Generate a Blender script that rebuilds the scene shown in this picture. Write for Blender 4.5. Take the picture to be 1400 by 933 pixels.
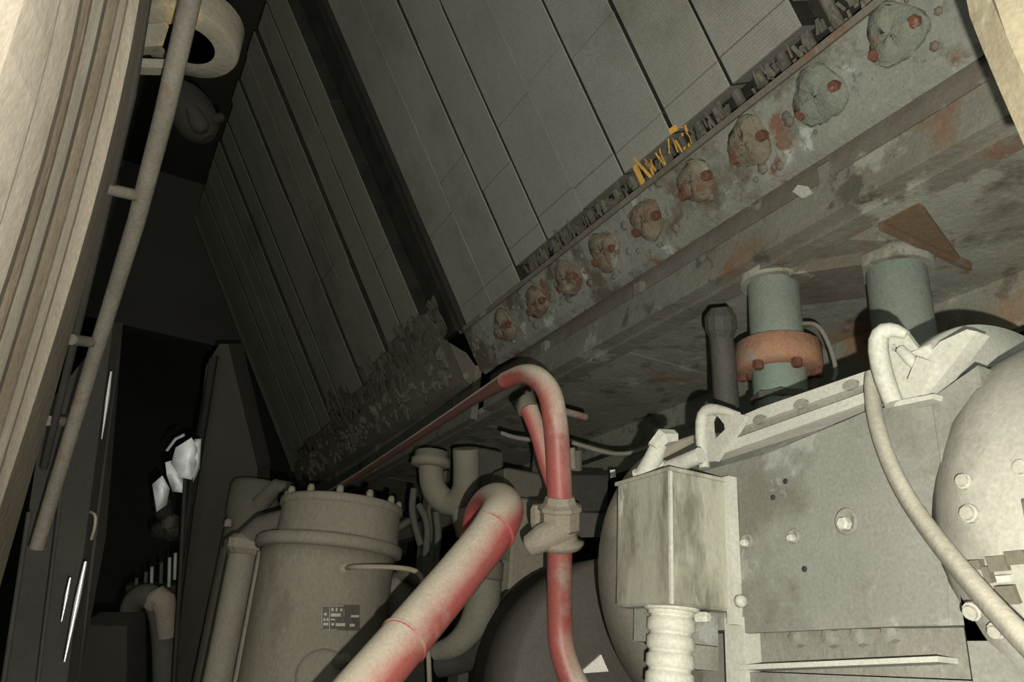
import bpy, math, random
from mathutils import Vector, Matrix
random.seed(7)
S = bpy.context.scene
for o in list(bpy.data.objects): bpy.data.objects.remove(o)

# ---------------------------------------------------------------- camera, light, exposure
CAM_Z = 0.75                              # camera held low in front of the open cabinet
F = 1080.0                                # focal length in pixels of the 1400x933 frame
_h = Vector((90-700, -(880-466), F)).normalized()        # machine axis (world Y) in camera coordinates (right, up, forward)
_u = Vector((870-700, 2000+466, F)).normalized()         # vertical
_u = (_u - _h*_u.dot(_h)).normalized()
_a = Vector((_h.x, _h.y, -_h.z)).cross(Vector((_u.x, _u.y, -_u.z)))
_x = Vector((_a.x, _a.y, -_a.z))
ORI = Vector((0, 0, CAM_Z))
def rel(px, py, d):                       # pixel + depth -> point relative to the camera (world axes)
    c = Vector(((px-700)/F, -(py-466)/F, 1.0))*d
    return Vector((_x.dot(c), _h.dot(c), _u.dot(c)))
def at(px, py, d): return rel(px, py, d) + ORI
def on(ax, px, py, v):                    # where the sight line meets the plane axis=v (v relative to camera)
    r = rel(px, py, 1.0); return r*(v/r[ax]) + ORI
def W(x, y, z): return Vector((x, y, z + CAM_Z))

cd = bpy.data.cameras.new('camera'); cam = bpy.data.objects.new('camera', cd); S.collection.objects.link(cam)
cd.sensor_width = 36.0; cd.lens = F/1400*36.0; cd.clip_start = 0.01
right = Vector((_x.x, _h.x, _u.x)); up = Vector((_x.y, _h.y, _u.y)); fwd = Vector((_x.z, _h.z, _u.z))
m = Matrix((right, up, -fwd)).transposed().to_4x4(); m.translation = ORI; cam.matrix_world = m
S.camera = cam

wd = bpy.data.worlds.new('world'); S.world = wd; wd.use_nodes = True
bg = wd.node_tree.nodes['Background']; bg.inputs[0].default_value = (0.93, 1.0, 0.9, 1); bg.inputs[1].default_value = 0.40
ld = bpy.data.lights.new('phone_flash', 'POINT'); ld.energy = 86; ld.shadow_soft_size = 0.004; ld.color = (1.0, 0.965, 0.85)
fl = bpy.data.objects.new('phone_flash', ld); S.collection.objects.link(fl)
fl.location = ORI + right*0.028 - up*0.042 - fwd*0.01

S.view_settings.view_transform = 'Standard'; S.view_settings.look = 'None'
S.view_settings.exposure = 0.0; S.view_settings.gamma = 1.0; S.view_settings.use_curve_mapping = False

# ---------------------------------------------------------------- materials
MATS = {}
def mat(name, c1, c2, scale=6, rough=0.8, bump=0.25, metal=0.0, patches=(), dust=None, spec=0.3, fine=None, stretch=None):
    """base colour from two noise-mixed tones; patches = (colour, noise scale, threshold, softness[, seed]);
       dust = (colour, low, high): dust lying on upward-facing surfaces; fine = bump stripes (axis, scale)"""
    M = bpy.data.materials.new(name); M.use_nodes = True; N = M.node_tree.nodes; L = M.node_tree.links
    b = N['Principled BSDF']; b.inputs['Roughness'].default_value = rough; b.inputs['Metallic'].default_value = metal
    b.inputs['Specular IOR Level'].default_value = spec
    geo = N.new('ShaderNodeNewGeometry')
    mp = N.new('ShaderNodeMapping'); L.new(geo.outputs['Position'], mp.inputs['Vector'])
    if stretch: mp.inputs['Scale'].default_value = stretch
    def noise(sc, det=6, seed=0.0, ro=0.6):
        n = N.new('ShaderNodeTexNoise'); n.noise_dimensions = '4D'; n.inputs['Scale'].default_value = sc
        n.inputs['Detail'].default_value = det; n.inputs['Roughness'].default_value = ro; n.inputs['W'].default_value = seed
        L.new(mp.outputs[0], n.inputs['Vector']); return n
    def mix(fac, a, bcol):
        x = N.new('ShaderNodeMix'); x.data_type = 'RGBA'
        if isinstance(fac, (int, float)): x.inputs[0].default_value = fac
        else: L.new(fac, x.inputs[0])
        for i, v in ((6, a), (7, bcol)):
            if isinstance(v, tuple): x.inputs[i].default_value = (*v, 1)
            else: L.new(v, x.inputs[i])
        return x.outputs[2]
    def ramp(src, lo, hi):
        r = N.new('ShaderNodeMapRange'); r.inputs[1].default_value = lo; r.inputs[2].default_value = hi
        r.clamp = True; L.new(src, r.inputs[0]); return r.outputs[0]
    n1 = noise(scale, 8, 1.3)
    col = mix(ramp(n1.outputs[0], .32, .68), c1, c2)
    for i, p in enumerate(patches):
        n = noise(p[1], 7, 5.1 + 3.7*i + (p[4] if len(p) > 4 else 0), .65)
        col = mix(ramp(n.outputs[0], p[2], p[2] + p[3]), col, p[0])
    if dust:
        sx = N.new('ShaderNodeSeparateXYZ'); L.new(geo.outputs['Normal'], sx.inputs[0])
        nd = noise(dust[3] if len(dust) > 3 else 9, 6, 9.9)
        ad = N.new('ShaderNodeMath'); ad.operation = 'MULTIPLY_ADD'; L.new(nd.outputs[0], ad.inputs[0])
        ad.inputs[1].default_value = 0.7; L.new(sx.outputs[2], ad.inputs[2])
        col = mix(ramp(ad.outputs[0], dust[1]+.35, dust[2]+.35), col, dust[0])
    g = noise(220, 2, 2.2)                      # fine dust speckle
    hs = N.new('ShaderNodeHueSaturation'); L.new(col, hs.inputs['Color'])
    v = N.new('ShaderNodeMapRange'); L.new(g.outputs[0], v.inputs[0]); v.inputs[1].default_value = .25; v.inputs[2].default_value = .75
    v.inputs[3].default_value = .84; v.inputs[4].default_value = 1.16; L.new(v.outputs[0], hs.inputs['Value'])
    L.new(hs.outputs[0], b.inputs['Base Color'])
    bp = N.new('ShaderNodeBump'); bp.inputs['Strength'].default_value = bump; bp.inputs['Distance'].default_value = .01
    n2 = noise(scale*6, 6, 4.4); L.new(n2.outputs[0], bp.inputs['Height'])
    last = bp
    if fine:
        w = N.new('ShaderNodeTexWave'); w.bands_direction = fine[0]; w.inputs['Scale'].default_value = fine[1]
        w.inputs['Distortion'].default_value = 1.0; L.new(geo.outputs['Position'], w.inputs['Vector'])
        b2 = N.new('ShaderNodeBump'); b2.inputs['Strength'].default_value = fine[2]; b2.inputs['Distance'].default_value = .003
        L.new(w.outputs[0], b2.inputs['Height']); L.new(bp.outputs[0], b2.inputs['Normal']); last = b2
    L.new(last.outputs[0], b.inputs['Normal'])
    MATS[name] = M; return M

DUST = (.40, .35, .27)
mat('fin', (.195, .192, .168), (.235, .228, .198), 5, .85, .2, patches=(((.14, .135, .11), 3.2, .53, .2), ((.27, .265, .235), 6, .62, .08)), fine=('Z', 60, .25))
mat('fin_far', (.17, .165, .135), (.21, .20, .165), 4, .85, .25, patches=(((.11, .10, .08), 2.5, .55, .2),), fine=('Z', 60, .25))
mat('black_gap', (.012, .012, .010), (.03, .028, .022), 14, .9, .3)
mat('fin_scrap', (.05, .048, .038), (.16, .15, .12), 20, .8, .3)
mat('scrap_pale', (.15, .143, .112), (.085, .08, .06), 14, .8, .3)
mat('scrap_yellow', (.75, .42, .06), (.40, .24, .08), 30, .7, .3)
mat('header', (.215, .225, .195), (.15, .15, .125), 6, .75, .5,
    patches=(((.095, .08, .058), 7, .53, .08), ((.15, .08, .05), 9, .58, .05), ((.31, .33, .30), 11, .60, .05), ((.12, .13, .11), 26, .58, .05)))
mat('header_brown', (.15, .14, .115), (.10, .085, .065), 7, .8, .35, patches=(((.15, .08, .05), 6, .58, .08), ((.24, .23, .19), 11, .6, .05)))
mat('plug', (.19, .17, .125), (.13, .10, .07), 22, .85, .7, patches=(((.135, .068, .042), 17, .50, .12), ((.22, .23, .19), 19, .57, .06), ((.05, .04, .03), 24, .62, .05)))
mat('plug_patina', (.14, .165, .14), (.17, .165, .13), 18, .8, .6, patches=(((.20, .29, .24), 14, .60, .06), ((.13, .07, .045), 12, .56, .06)))
mat('rust_bolt', (.15, .062, .04), (.09, .045, .03), 40, .85, .5, patches=(((.22, .15, .10), 50, .6, .06),))
mat('flange', (.18, .178, .15), (.125, .118, .092), 7, .8, .4, patches=(((.26, .26, .215), 6, .56, .05), ((.16, .10, .065), 5, .58, .08), ((.08, .075, .06), 12, .58, .06)))
mat('underside', (.27, .27, .23), (.19, .185, .15), 6, .85, .4,
    patches=(((.27, .155, .075), 3.0, .56, .10), ((.19, .25, .20), 4.2, .56, .10), ((.34, .33, .28), 7, .58, .06), ((.10, .085, .065), 6, .56, .1), ((.15, .13, .10), 14, .56, .06)))
mat('gusset', (.17, .105, .06), (.13, .10, .07), 10, .85, .3, patches=(((.17, .165, .135), 8, .5, .1),))
mat('patina', (.19, .21, .18), (.15, .17, .14), 6, .75, .3, patches=(((.13, .22, .165), 6, .56, .1), ((.10, .10, .08), 9, .6, .08)))
mat('rust_flange', (.32, .165, .10), (.22, .12, .08), 12, .85, .4, patches=(((.21, .19, .155), 10, .55, .08),))
mat('dark_hose', (.04, .04, .036), (.06, .055, .047), 16, .7, .3)
mat('motor', (.165, .168, .145), (.205, .206, .18), 9, .72, .12,
    patches=(((.125, .122, .10), 7, .52, .14), ((.235, .238, .213), 13, .60, .06), ((.10, .095, .075), 16, .64, .06)))
mat('motor_pale', (.41, .41, .36), (.33, .33, .285), 7, .7, .1, patches=(((.23, .225, .185), 9, .62, .1),))
mat('motor_barrel', (.31, .30, .258), (.265, .258, .22), 5, .7, .08, patches=(((.20, .195, .165), 6, .58, .12),))
mat('box_metal', (.33, .33, .265), (.24, .237, .19), 8, .45, .06, patches=(((.12, .115, .088), 7, .52, .12), ((.52, .52, .46), 9, .57, .08)), stretch=(1.8, 1.8, .5), spec=.5)
mat('bell', (.075, .07, .057), (.105, .098, .08), 6, .8, .2, dust=((.40, .36, .28), .15, .75, 5))
mat('motor_slot', (.02, .02, .018), (.035, .033, .028), 20, .9)
mat('motor_dirty', (.14, .137, .112), (.21, .205, .175), 12, .8, .3)
mat('conduit', (.45, .45, .39), (.36, .355, .30), 14, .6, .15)
mat('cable', (.20, .19, .155), (.24, .23, .19), 12, .7, .12, dust=((.40, .38, .31), .15, .7))
mat('red_pipe', (.31, .068, .064), (.23, .07, .058), 7, .5, .08, patches=(((.27, .215, .17), 8, .50, .14), ((.36, .30, .24), 5, .57, .1)), dust=((.42, .36, .29), -.14, .5, 6), spec=.45)
mat('red_pipe_big', (.31, .062, .058), (.24, .075, .062), 8, .55, .08, patches=(((.30, .22, .17), 6, .56, .14),), dust=((.37, .325, .258), .08, .62, 6))
mat('red_thin', (.10, .035, .03), (.07, .04, .032), 7, .7, .1, dust=((.44, .36, .29), -.05, .40, 6))
mat('fitting', (.26, .23, .18), (.20, .17, .13), 12, .85, .35, patches=(((.24, .12, .085), 9, .6, .1),))
mat('tank', (.20, .182, .142), (.15, .136, .104), 5, .82, .3, patches=(((.115, .10, .073), 6, .53, .12), ((.225, .21, .17), 9, .60, .06)), stretch=(1, 1, .5))
mat('tank_dark', (.12, .107, .082), (.085, .078, .06), 6, .85, .25)
mat('ubend', (.21, .20, .155), (.165, .152, .118), 7, .82, .2)
mat('plate_dark', (.055, .05, .042), (.08, .07, .055), 20, .6, .1)
mat('plate_mark', (.40, .38, .32), (.30, .28, .23), 60, .6, .1)
mat('grey_sheet', (.085, .08, .068), (.065, .06, .05), 5, .85, .2)
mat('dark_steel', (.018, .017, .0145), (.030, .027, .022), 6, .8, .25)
mat('guard', (.062, .055, .047), (.078, .07, .06), 5, .8, .15)
mat('hose_green', (.10, .10, .078), (.14, .132, .10), 8, .8, .25)
mat('post', (.24, .212, .172), (.275, .245, .20), 8, .8, .12, patches=(((.19, .16, .125), 9, .58, .12), ((.34, .32, .27), 7, .58, .12)))
mat('post_brown', (.135, .108, .078), (.175, .145, .108), 8, .8, .15, patches=(((.25, .22, .175), 12, .58, .08),))
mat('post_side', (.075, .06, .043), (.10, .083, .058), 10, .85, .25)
mat('rail', (.125, .115, .095), (.085, .075, .058), 16, .75, .3, patches=(((.11, .07, .05), 12, .56, .08),))
mat('ring', (.155, .145, .115), (.12, .108, .08), 12, .8, .25, patches=(((.24, .18, .09), 8, .58, .08),))
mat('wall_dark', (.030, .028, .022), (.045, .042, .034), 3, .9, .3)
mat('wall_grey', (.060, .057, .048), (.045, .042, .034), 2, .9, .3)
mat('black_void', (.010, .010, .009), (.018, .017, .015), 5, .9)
mat('foil', (.93, .96, .97), (.75, .78, .80), 8, .4, .05, spec=.6)
mat('bright_metal', (.75, .75, .72), (.55, .55, .52), 20, .3, .1, metal=.6)
mat('wire', (.15, .14, .115), (.20, .185, .15), 20, .7)
mat('paper', (.72, .71, .64), (.62, .61, .55), 14, .8, .05)
mat('beam', (.28, .24, .165), (.23, .20, .135), 8, .8, .2, patches=(((.42, .39, .30), 5, .56, .1),))

# ---------------------------------------------------------------- mesh helpers (all in world coordinates)
ORIG = {}
def frame(z, hint=None):
    z = z.normalized(); hint = hint or (Vector((0, 0, 1)) if abs(z.z) < .9 else Vector((1, 0, 0)))
    x = hint.cross(z)
    if x.length < 1e-4: x = Vector((1, 0, 0)).cross(z)
    x.normalize(); return x, z.cross(x)
class MB:
    def __init__(s): s.v = []; s.f = []; s.sm = []
    def add(s, vs, fs, smooth=False):
        n = len(s.v); s.v += [Vector(p) for p in vs]; s.f += [tuple(i+n for i in f) for f in fs]; s.sm += [smooth]*len(fs); return s
    def box(s, c, ax, ay, az):            # centre and three half-axis vectors
        c = Vector(c); vs = [c + ax*i + ay*j + az*k for k in (-1, 1) for j in (-1, 1) for i in (-1, 1)]
        fs = [(0, 2, 3, 1), (4, 5, 7, 6), (0, 1, 5, 4), (2, 6, 7, 3), (0, 4, 6, 2), (1, 3, 7, 5)]
        if ax.cross(ay).dot(az) < 0: fs = [f[::-1] for f in fs]
        return s.add(vs, fs)
    def abox(s, a, b):                    # axis-aligned, camera-relative z
        a = W(*a); b = W(*b); c = (a+b)/2; h = (b-a)/2
        return s.box(c, Vector((abs(h.x), 0, 0)), Vector((0, abs(h.y), 0)), Vector((0, 0, abs(h.z))))
    def cbox(s, a, b, ch=.006):           # axis-aligned box with chamfered vertical and top edges
        a = W(*a); b = W(*b); lo = Vector(map(min, a, b)); hi = Vector(map(max, a, b))
        def ring(z, e):
            x0, x1, y0, y1 = lo.x+e, hi.x-e, lo.y+e, hi.y-e
            return [(x0+ch, y0, z), (x1-ch, y0, z), (x1, y0+ch, z), (x1, y1-ch, z), (x1-ch, y1, z), (x0+ch, y1, z), (x0, y1-ch, z), (x0, y0+ch, z)]
        R = [ring(lo.z, ch), ring(lo.z+ch, 0), ring(hi.z-ch, 0), ring(hi.z, ch)]
        vs = [p for r in R for p in r]; fs = [tuple(range(7, -1, -1)), tuple(range(24, 32))]
        for k in range(3):
            for i in range(8): fs.append((k*8+i, k*8+(i+1) % 8, k*8+8+(i+1) % 8, k*8+8+i))
        return s.add(vs, fs)
    def prism(s, poly, ext, hole=None):   # planar polygon extruded; optional hole with the same vertex count
        n = len(poly); poly = [Vector(p) for p in poly]
        if hole:
            hole = [Vector(p) for p in hole]
            vs = poly + hole + [p+ext for p in poly] + [p+ext for p in hole]; fs = []
            for i in range(n):
                j = (i+1) % n
                fs += [(i, j, n+j, n+i), (2*n+i, 3*n+i, 3*n+j, 2*n+j), (i, 2*n+i, 2*n+j, j), (n+i, n+j, 3*n+j, 3*n+i)]
            return s.add(vs, fs)
        vs = poly + [p+ext for p in poly]
        fs = [tuple(range(n))[::-1], tuple(range(n, 2*n))] + [(i, (i+1) % n, n+(i+1) % n, n+i) for i in range(n)]
        return s.add(vs, fs)
    def tube(s, path, rad, n=14, cap=True, smooth=True, sub=0):
        P = [Vector(p) for p in path]; R = list(rad) if hasattr(rad, '__len__') else [rad]*len(P)
        for _ in range(sub):              # corner-cutting keeps the ends
            Q = [P[0]]; T = [R[0]]
            for i in range(len(P)-1):
                Q += [P[i].lerp(P[i+1], .25), P[i].lerp(P[i+1], .75)]; T += [R[i]*.75+R[i+1]*.25, R[i]*.25+R[i+1]*.75]
            P = Q+[P[-1]]; R = T+[R[-1]]
        rings = []; x = None
        for i, p in enumerate(P):
            t = (P[min(i+1, len(P)-1)] - P[max(i-1, 0)]).normalized()
            if x is None: x, y = frame(t)
            else:
                x = (x - t*x.dot(t)).normalized(); y = t.cross(x)
            rings.append([p + (x*math.cos(a) + y*math.sin(a))*R[i] for a in [2*math.pi*k/n for k in range(n)]])
        vs = [q for r in rings for q in r]; fs = []
        for i in range(len(P)-1):
            for k in range(n): fs.append((i*n+k, i*n+(k+1) % n, (i+1)*n+(k+1) % n, (i+1)*n+k))
        s.add(vs, fs, smooth)
        if cap:
            s.add(rings[0], [tuple(range(n))[::-1]]); s.add(rings[-1], [tuple(range(n))])
        return s
    def lathe(s, o, axis, prof, n=28, a0=0, a1=2*math.pi, hint=None, smooth=True):  # prof = [(r, h)]
        o = Vector(o); axis = Vector(axis).normalized(); x, y = frame(axis, hint); full = abs(a1-a0-2*math.pi) < 1e-6
        m_ = n if full else n+1; vs = []; fs = []
        for r, h in prof:
            for k in range(m_):
                a = a0+(a1-a0)*k/n; vs.append(o + axis*h + (x*math.cos(a)+y*math.sin(a))*r)
        for i in range(len(prof)-1):
            for k in range(n): fs.append((i*m_+k, i*m_+(k+1) % m_, (i+1)*m_+(k+1) % m_, (i+1)*m_+k))
        if full:
            if prof[0][0] > 1e-5: fs.append(tuple(range(m_))[::-1])
            if prof[-1][0] > 1e-5: fs.append(tuple(range((len(prof)-1)*m_, len(prof)*m_)))
        else:
            fs += [tuple(i*m_ for i in range(len(prof))), tuple(i*m_+n for i in range(len(prof)))[::-1]]
        n0 = len(s.f); s.add(vs, fs, smooth)
        for i in range(len(s.f)-(2), len(s.f)): s.sm[i] = False
        return s
    def bolt(s, o, axis, r=.009, h=.008, n=6):
        return s.lathe(o, axis, [(r, -.004), (r, h*.8), (r*.8, h)], n, smooth=False)
    def build(s, name, mt, parent=None, label=None, kind=None, **kw):
        lo = Vector((min(p.x for p in s.v), min(p.y for p in s.v), min(p.z for p in s.v)))
        hi = Vector((max(p.x for p in s.v), max(p.y for p in s.v), max(p.z for p in s.v)))
        c = (lo+hi)/2
        me = bpy.data.meshes.new(name); me.from_pydata([p-c for p in s.v], [], s.f); me.polygons.foreach_set('use_smooth', s.sm)
        me.materials.append(MATS[mt]); me.update()
        o = bpy.data.objects.new(name, me); S.collection.objects.link(o)
        o.location = c - (ORIG[parent.name] if parent else Vector()); ORIG[o.name] = c
        if parent: o.parent = parent
        if label: o['label'] = label
        if kind: o['kind'] = kind
        for k, v in kw.items(): o[k] = v
        return o
def thing(name, loc, label, cat, group=None):
    o = bpy.data.objects.new(name, None); S.collection.objects.link(o); o.empty_display_size = .05
    o.location = loc; ORIG[o.name] = Vector(loc); o['label'] = label; o['category'] = cat
    if group: o['group'] = group
    return o
X_, Y_, Z_ = Vector((1, 0, 0)), Vector((0, 1, 0)), Vector((0, 0, 1))

# ---------------------------------------------------------------- setting: the steel cabinet round the machine
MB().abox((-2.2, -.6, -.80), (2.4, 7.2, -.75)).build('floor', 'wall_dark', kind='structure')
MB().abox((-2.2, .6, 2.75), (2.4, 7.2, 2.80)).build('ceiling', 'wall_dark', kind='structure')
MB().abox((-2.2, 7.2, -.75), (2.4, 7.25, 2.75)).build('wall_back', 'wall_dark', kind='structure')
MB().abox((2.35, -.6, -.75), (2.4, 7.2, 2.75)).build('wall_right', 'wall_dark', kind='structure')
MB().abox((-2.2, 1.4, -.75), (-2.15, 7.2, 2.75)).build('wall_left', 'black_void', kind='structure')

# ---------------------------------------------------------------- cooler: leaning finned cores over a header beam
TH = math.radians(31)
V = Vector((-math.sin(TH), 0, math.cos(TH))); NRM = Vector((-math.cos(TH), 0, -math.sin(TH)))
A0 = Vector((.867, 0, .985 + CAM_Z))
def rad(y, v, off=0.0): return A0 + Y_*y + V*v + NRM*off

def fin_piece(core, y0, y1, v0, v1, off, mt, th=.05):
    b = MB(); e = .002
    o = [rad(y0, v0, off-th), rad(y1, v0, off-th), rad(y1, v1, off-th), rad(y0, v1, off-th)]
    f_ = [rad(y0, v0, off-e), rad(y1, v0, off-e), rad(y1, v1, off-e), rad(y0, v1, off-e)]
    g = [rad(y0+e, v0+e*.6, off), rad(y1-e, v0+e*.6, off), rad(y1-e, v1-e*.6, off), rad(y0+e, v1-e*.6, off)]
    vs = o+f_+g; fs = [(3, 2, 1, 0), (8, 9, 10, 11)]
    for k in (0, 4):
        for i in range(4): j = (i+1) % 4; fs.append((k+i, k+j, k+4+j, k+4+i))
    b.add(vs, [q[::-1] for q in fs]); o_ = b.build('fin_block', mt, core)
    o_.data.materials.append(MATS['black_gap']); o_.data.polygons[0].material_index = 1   # seam shade painted near-black on the flanks, grey front and chamfer
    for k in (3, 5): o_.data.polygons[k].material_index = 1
    return o_

near = thing('cooler_core', rad(1.2, .02, -.1), 'nearer finned cooler core with broad flat grey columns, leaning above the rusty plugged header beam', 'cooler core')
seams = [.17, .345, .52, .695, .868, 1.035, 1.204, 1.377, 1.55, 1.722, 1.90, 2.085]
for i in range(len(seams)-1):
    y0, y1 = seams[i]+.0035, seams[i+1]-.0035
    off = random.uniform(-.004, .004); dy = [0, .012, .004, -.004]
    base = .095 if i < 3 else .052 if i < 9 else .03
    rows = [base+.004, base+.055+random.uniform(-.004, .02), .36+random.uniform(-.08, .08), .72+random.uniform(-.08, .08), 1.08+random.uniform(-.06, .06), 1.54]
    if i in (9, 10): rows[0] = .012; rows[1] = .07
    for k in range(5):
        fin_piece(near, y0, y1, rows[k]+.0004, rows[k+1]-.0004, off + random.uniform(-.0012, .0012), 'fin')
MB().box(rad(1.13, .78, -.085), Y_*.975, V*.77, NRM*.015).build('backing_plate', 'black_gap', near)
MB().box(rad(2.10, .78, -.045), Y_*.009, V*.78, NRM*.055).build('side_plate', 'dark_steel', near)
b = MB()
for i in range(len(seams)-1):            # tube stubs showing in the gap under the fins
    for k in range(3):
        y = seams[i] + (seams[i+1]-seams[i])*(k+.5)/3
        b.tube([rad(y, -.01, -.045), rad(y, .10, -.045)], .011, 8)
b.build('tube_stub', 'fin_scrap', near, kind='stuff')
def shreds(y0, y1, n, v0, v1, w, ln):
    b = MB()
    for _ in range(n):
        y = random.uniform(y0, y1); v = random.uniform(v0, v1); l = random.uniform(.5, 1)*ln
        d = (V*random.uniform(.6, 1) + Y_*random.uniform(-.35, .35) + NRM*random.uniform(-.2, .2)).normalized()
        x = (Y_ - d*Y_.dot(d)).normalized()
        b.box(rad(y, v, random.uniform(-.035, -.002)), x*random.uniform(.3, 1)*w, d*l/2, x.cross(d)*.0012)
    return b
for i in range(2, 9): shreds(seams[i]+.02, seams[i+1]-.015, 26, .012, .05, .004, .035).build('fin_shreds', 'fin_scrap', near, kind='stuff')
b = shreds(1.36, 1.50, 9, .02, .045, .0018, .045)
b.box(rad(1.50, .03, .002), Y_*.0028, V*.032, NRM*.001); b.box(rad(1.44, .034, .002), Y_*.002, V*.028, NRM*.001); b.box(rad(1.44, .006, .003), Y_*.07, V*.002, NRM*.001)
b.build('pale_fin_shreds', 'scrap_pale', near, 'pale broken fin edges', kind='stuff')
b = shreds(1.0, 1.17, 34, .0, .075, .0016, .045)
b.box(rad(1.165, .034, .002), Y_*.007, V*.036, NRM*.001); b.box(rad(1.145, .036, .003), (Y_-V*.35)*.003, (V+Y_*.35)*.034, NRM*.001)
b.box(rad(1.09, .068, .002), (Y_+V*.1)*.07, V*.006, NRM*.001); b.box(rad(1.13, .003, .003), Y_*.04, V*.004, NRM*.002)
b.build('yellow_fin_shreds', 'scrap_yellow', near, 'torn fins crusted bright yellow', kind='stuff')

far = thing('cooler_core', rad(3.35, .02, -.1), 'darker finned cooler core farther back, beyond the black gap, with crumbling fin bottoms', 'cooler core')
ys = [2.36 + .168*i for i in range(13)]
for i in range(12):
    y0, y1 = ys[i]+.008, ys[i+1]-.008; base = max(.02, .15-.012*i) + random.uniform(-.015, .02)
    off = random.uniform(-.012, .006) - (.012 if i < 2 else 0)
    rows = [base, .5+random.uniform(-.1, .1), .95+random.uniform(-.1, .1), 1.54]
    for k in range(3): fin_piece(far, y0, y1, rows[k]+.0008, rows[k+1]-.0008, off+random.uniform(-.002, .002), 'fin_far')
MB().box(rad(3.33, .79, -.085), Y_*1.06, V*.75, NRM*.015).build('backing_plate', 'black_gap', far)
MB().box(rad(4.385, .76, -.03), Y_*.008, V*.79, NRM*.042).build('side_plate', 'grey_sheet', far)
shreds(2.25, 4.3, 420, -.01, .13, .02, .05).build('fin_shreds', 'scrap_pale', far, kind='stuff')
shreds(2.25, 3.9, 260, .0, .16, .03, .06).build('dark_fin_shreds', 'fin_scrap', far, kind='stuff')

def header_prism(y0, y1):
    sec = [(.867, .985), (.935, .871), (.955, .862), (.965, .88), (.965, .93), (.93, .965)]
    return MB().prism([W(x, y0, z) for x, z in sec], Y_*(y1-y0))
hb = thing('header_beam', W(.95, 1.2, .76), 'rusty grey-green header beam with round plugs under the nearest cooler core', 'header')
header_prism(.18, 2.11).build('header_plate', 'header', hb)
MB().abox((.972, .18, .80), (1.03, 2.11, .93)).build('back_web', 'header_brown', hb)
MB().abox((.957, .18, .748), (.985, 2.11, .818)).build('lower_flange', 'flange', hb)
for y in (.30, .78, 1.32, 1.75): MB().box(W(.968, y, .835), X_*.012, Y_*.012, Z_*.016).build('weld_tack', 'flange', hb)
MB().box(rad(1.15, .004, .003), Y_*.97, V*.006, NRM*.006).build('header_lip', 'header_brown', hb)
_c = on(0, 1098, 262, .957); MB().prism([on(0, *p, .957) for p in ((1085, 262), (1092, 253), (1106, 255), (1112, 264), (1098, 271))], X_*-.003).build('bright_tab', 'motor_pale', hb, 'small pale tab stuck to the beam')
for i, (y, v) in enumerate([(.41, -.055), (.573, -.051), (.726, -.059), (.886, -.054), (1.035, -.053), (1.20, -.058), (1.363, -.060), (1.527, -.061), (1.69, -.064), (1.882, -.063)]):
    q = rad(y, v, 0); r = .045 + random.uniform(-.004, .003); b = MB()
    prof = [(r*1.05, -.004), (r*1.05, .004), (r*.97, .008), (r*.92, .008), (r*.82, .014), (r*.55, .018), (r*.2, .017), (.0001, .016)]
    b.lathe(q, NRM, prof, 22)
    for k, p in enumerate(b.v): b.v[k] = q + (p-q)*(1+.10*math.sin(3*math.atan2((p-q).y, (p-q).dot(V))+i)) + Vector((random.uniform(-1, 1), random.uniform(-1, 1), random.uniform(-1, 1)))*.0030
    pl = b.build('tube_plug', 'plug_patina' if i < 3 else 'plug', hb, 'round plug with green patina' if i < 3 else None)
    for sgn in (-1, 1):
        MB().bolt(q + Y_*sgn*.036 - V*(.006 if sgn < 0 else .012) + NRM*.006, NRM, .0105, .013).build('plug_bolt', 'rust_bolt', pl)
b = MB()
for _ in range(90):
    y = random.uniform(.35, 2.1); c = rad(y, random.uniform(-.125, -.005), .001); r = random.uniform(.004, .014)
    b.lathe(c, NRM, [(r, -.002), (r*.7, random.uniform(.001, .004)), (.0001, .004)], 6)
b.build('scale_flakes', 'header_brown', hb, kind='stuff')

hf = thing('header_beam', W(.95, 3.3, .76), 'dim brown header beam heaped with broken fins, under the farther cooler core', 'header')
header_prism(2.22, 4.40).build('header_plate', 'header_brown', hf)
MB().abox((.966, 2.22, .748), (.990, 4.40, .93)).build('lower_flange', 'flange', hf)
for mt, cnt, nm in (('header_brown', 110, 'rubble'), ('scrap_pale', 40, 'pale_rubble')):
    b = MB()
    for _ in range(cnt):
        y = random.uniform(2.25, 4.3); c = rad(y, random.uniform(-.12, -.01), .004); r = random.uniform(.008, .03)
        ax = (NRM+Vector((random.uniform(-.5, .5), random.uniform(-.5, .5), random.uniform(-.5, .5)))).normalized(); n0 = len(b.v)
        b.lathe(c, ax, [(r, -.006), (r*.8, .004), (.0001, .006)], 7, smooth=False)
        for k in range(n0, len(b.v)): b.v[k] = c + (b.v[k]-c)*random.uniform(.45, 1.2)
    b.build(nm, mt, hf, kind='stuff')

# underside frame of the cooler
uf = thing('machine_canopy', W(1.2, 1.5, .74), 'rust-streaked grey-green steel canopy beside the header beam, above the motor', 'canopy')
for y0, y1 in ((.2, .86), (.864, 1.5), (1.504, 2.3), (2.304, 3.3), (3.304, 4.4)):
    MB().abox((1.0, y0, .765), (1.425, y1, .79)).build('underside_panel', 'underside', uf)
MB().abox((.992, .2, .742), (1.035, 4.4, .764)).build('edge_angle', 'flange', uf)
MB().abox((1.415, .2, .66), (1.44, 4.4, .80)).build('side_sheet', 'underside', uf)
MB().abox((1.9, .2, .30), (1.95, 4.6, 1.0)).build('rear_sheet', 'dark_steel', uf)
p, q = on(2, 1205, 305, .76), on(2, 1325, 362, .76)
d = (q-p); n_ = Z_.cross(d).normalized()
MB().box((p+q)/2, d*.5, n_*.005, Z_*.012).build('stiffener', 'gusset', uf)
g = [on(2, 1205, 297, .762), on(2, 1225, 268, .762), on(2, 1262, 280, .762), on(2, 1312, 350, .762)]
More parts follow.
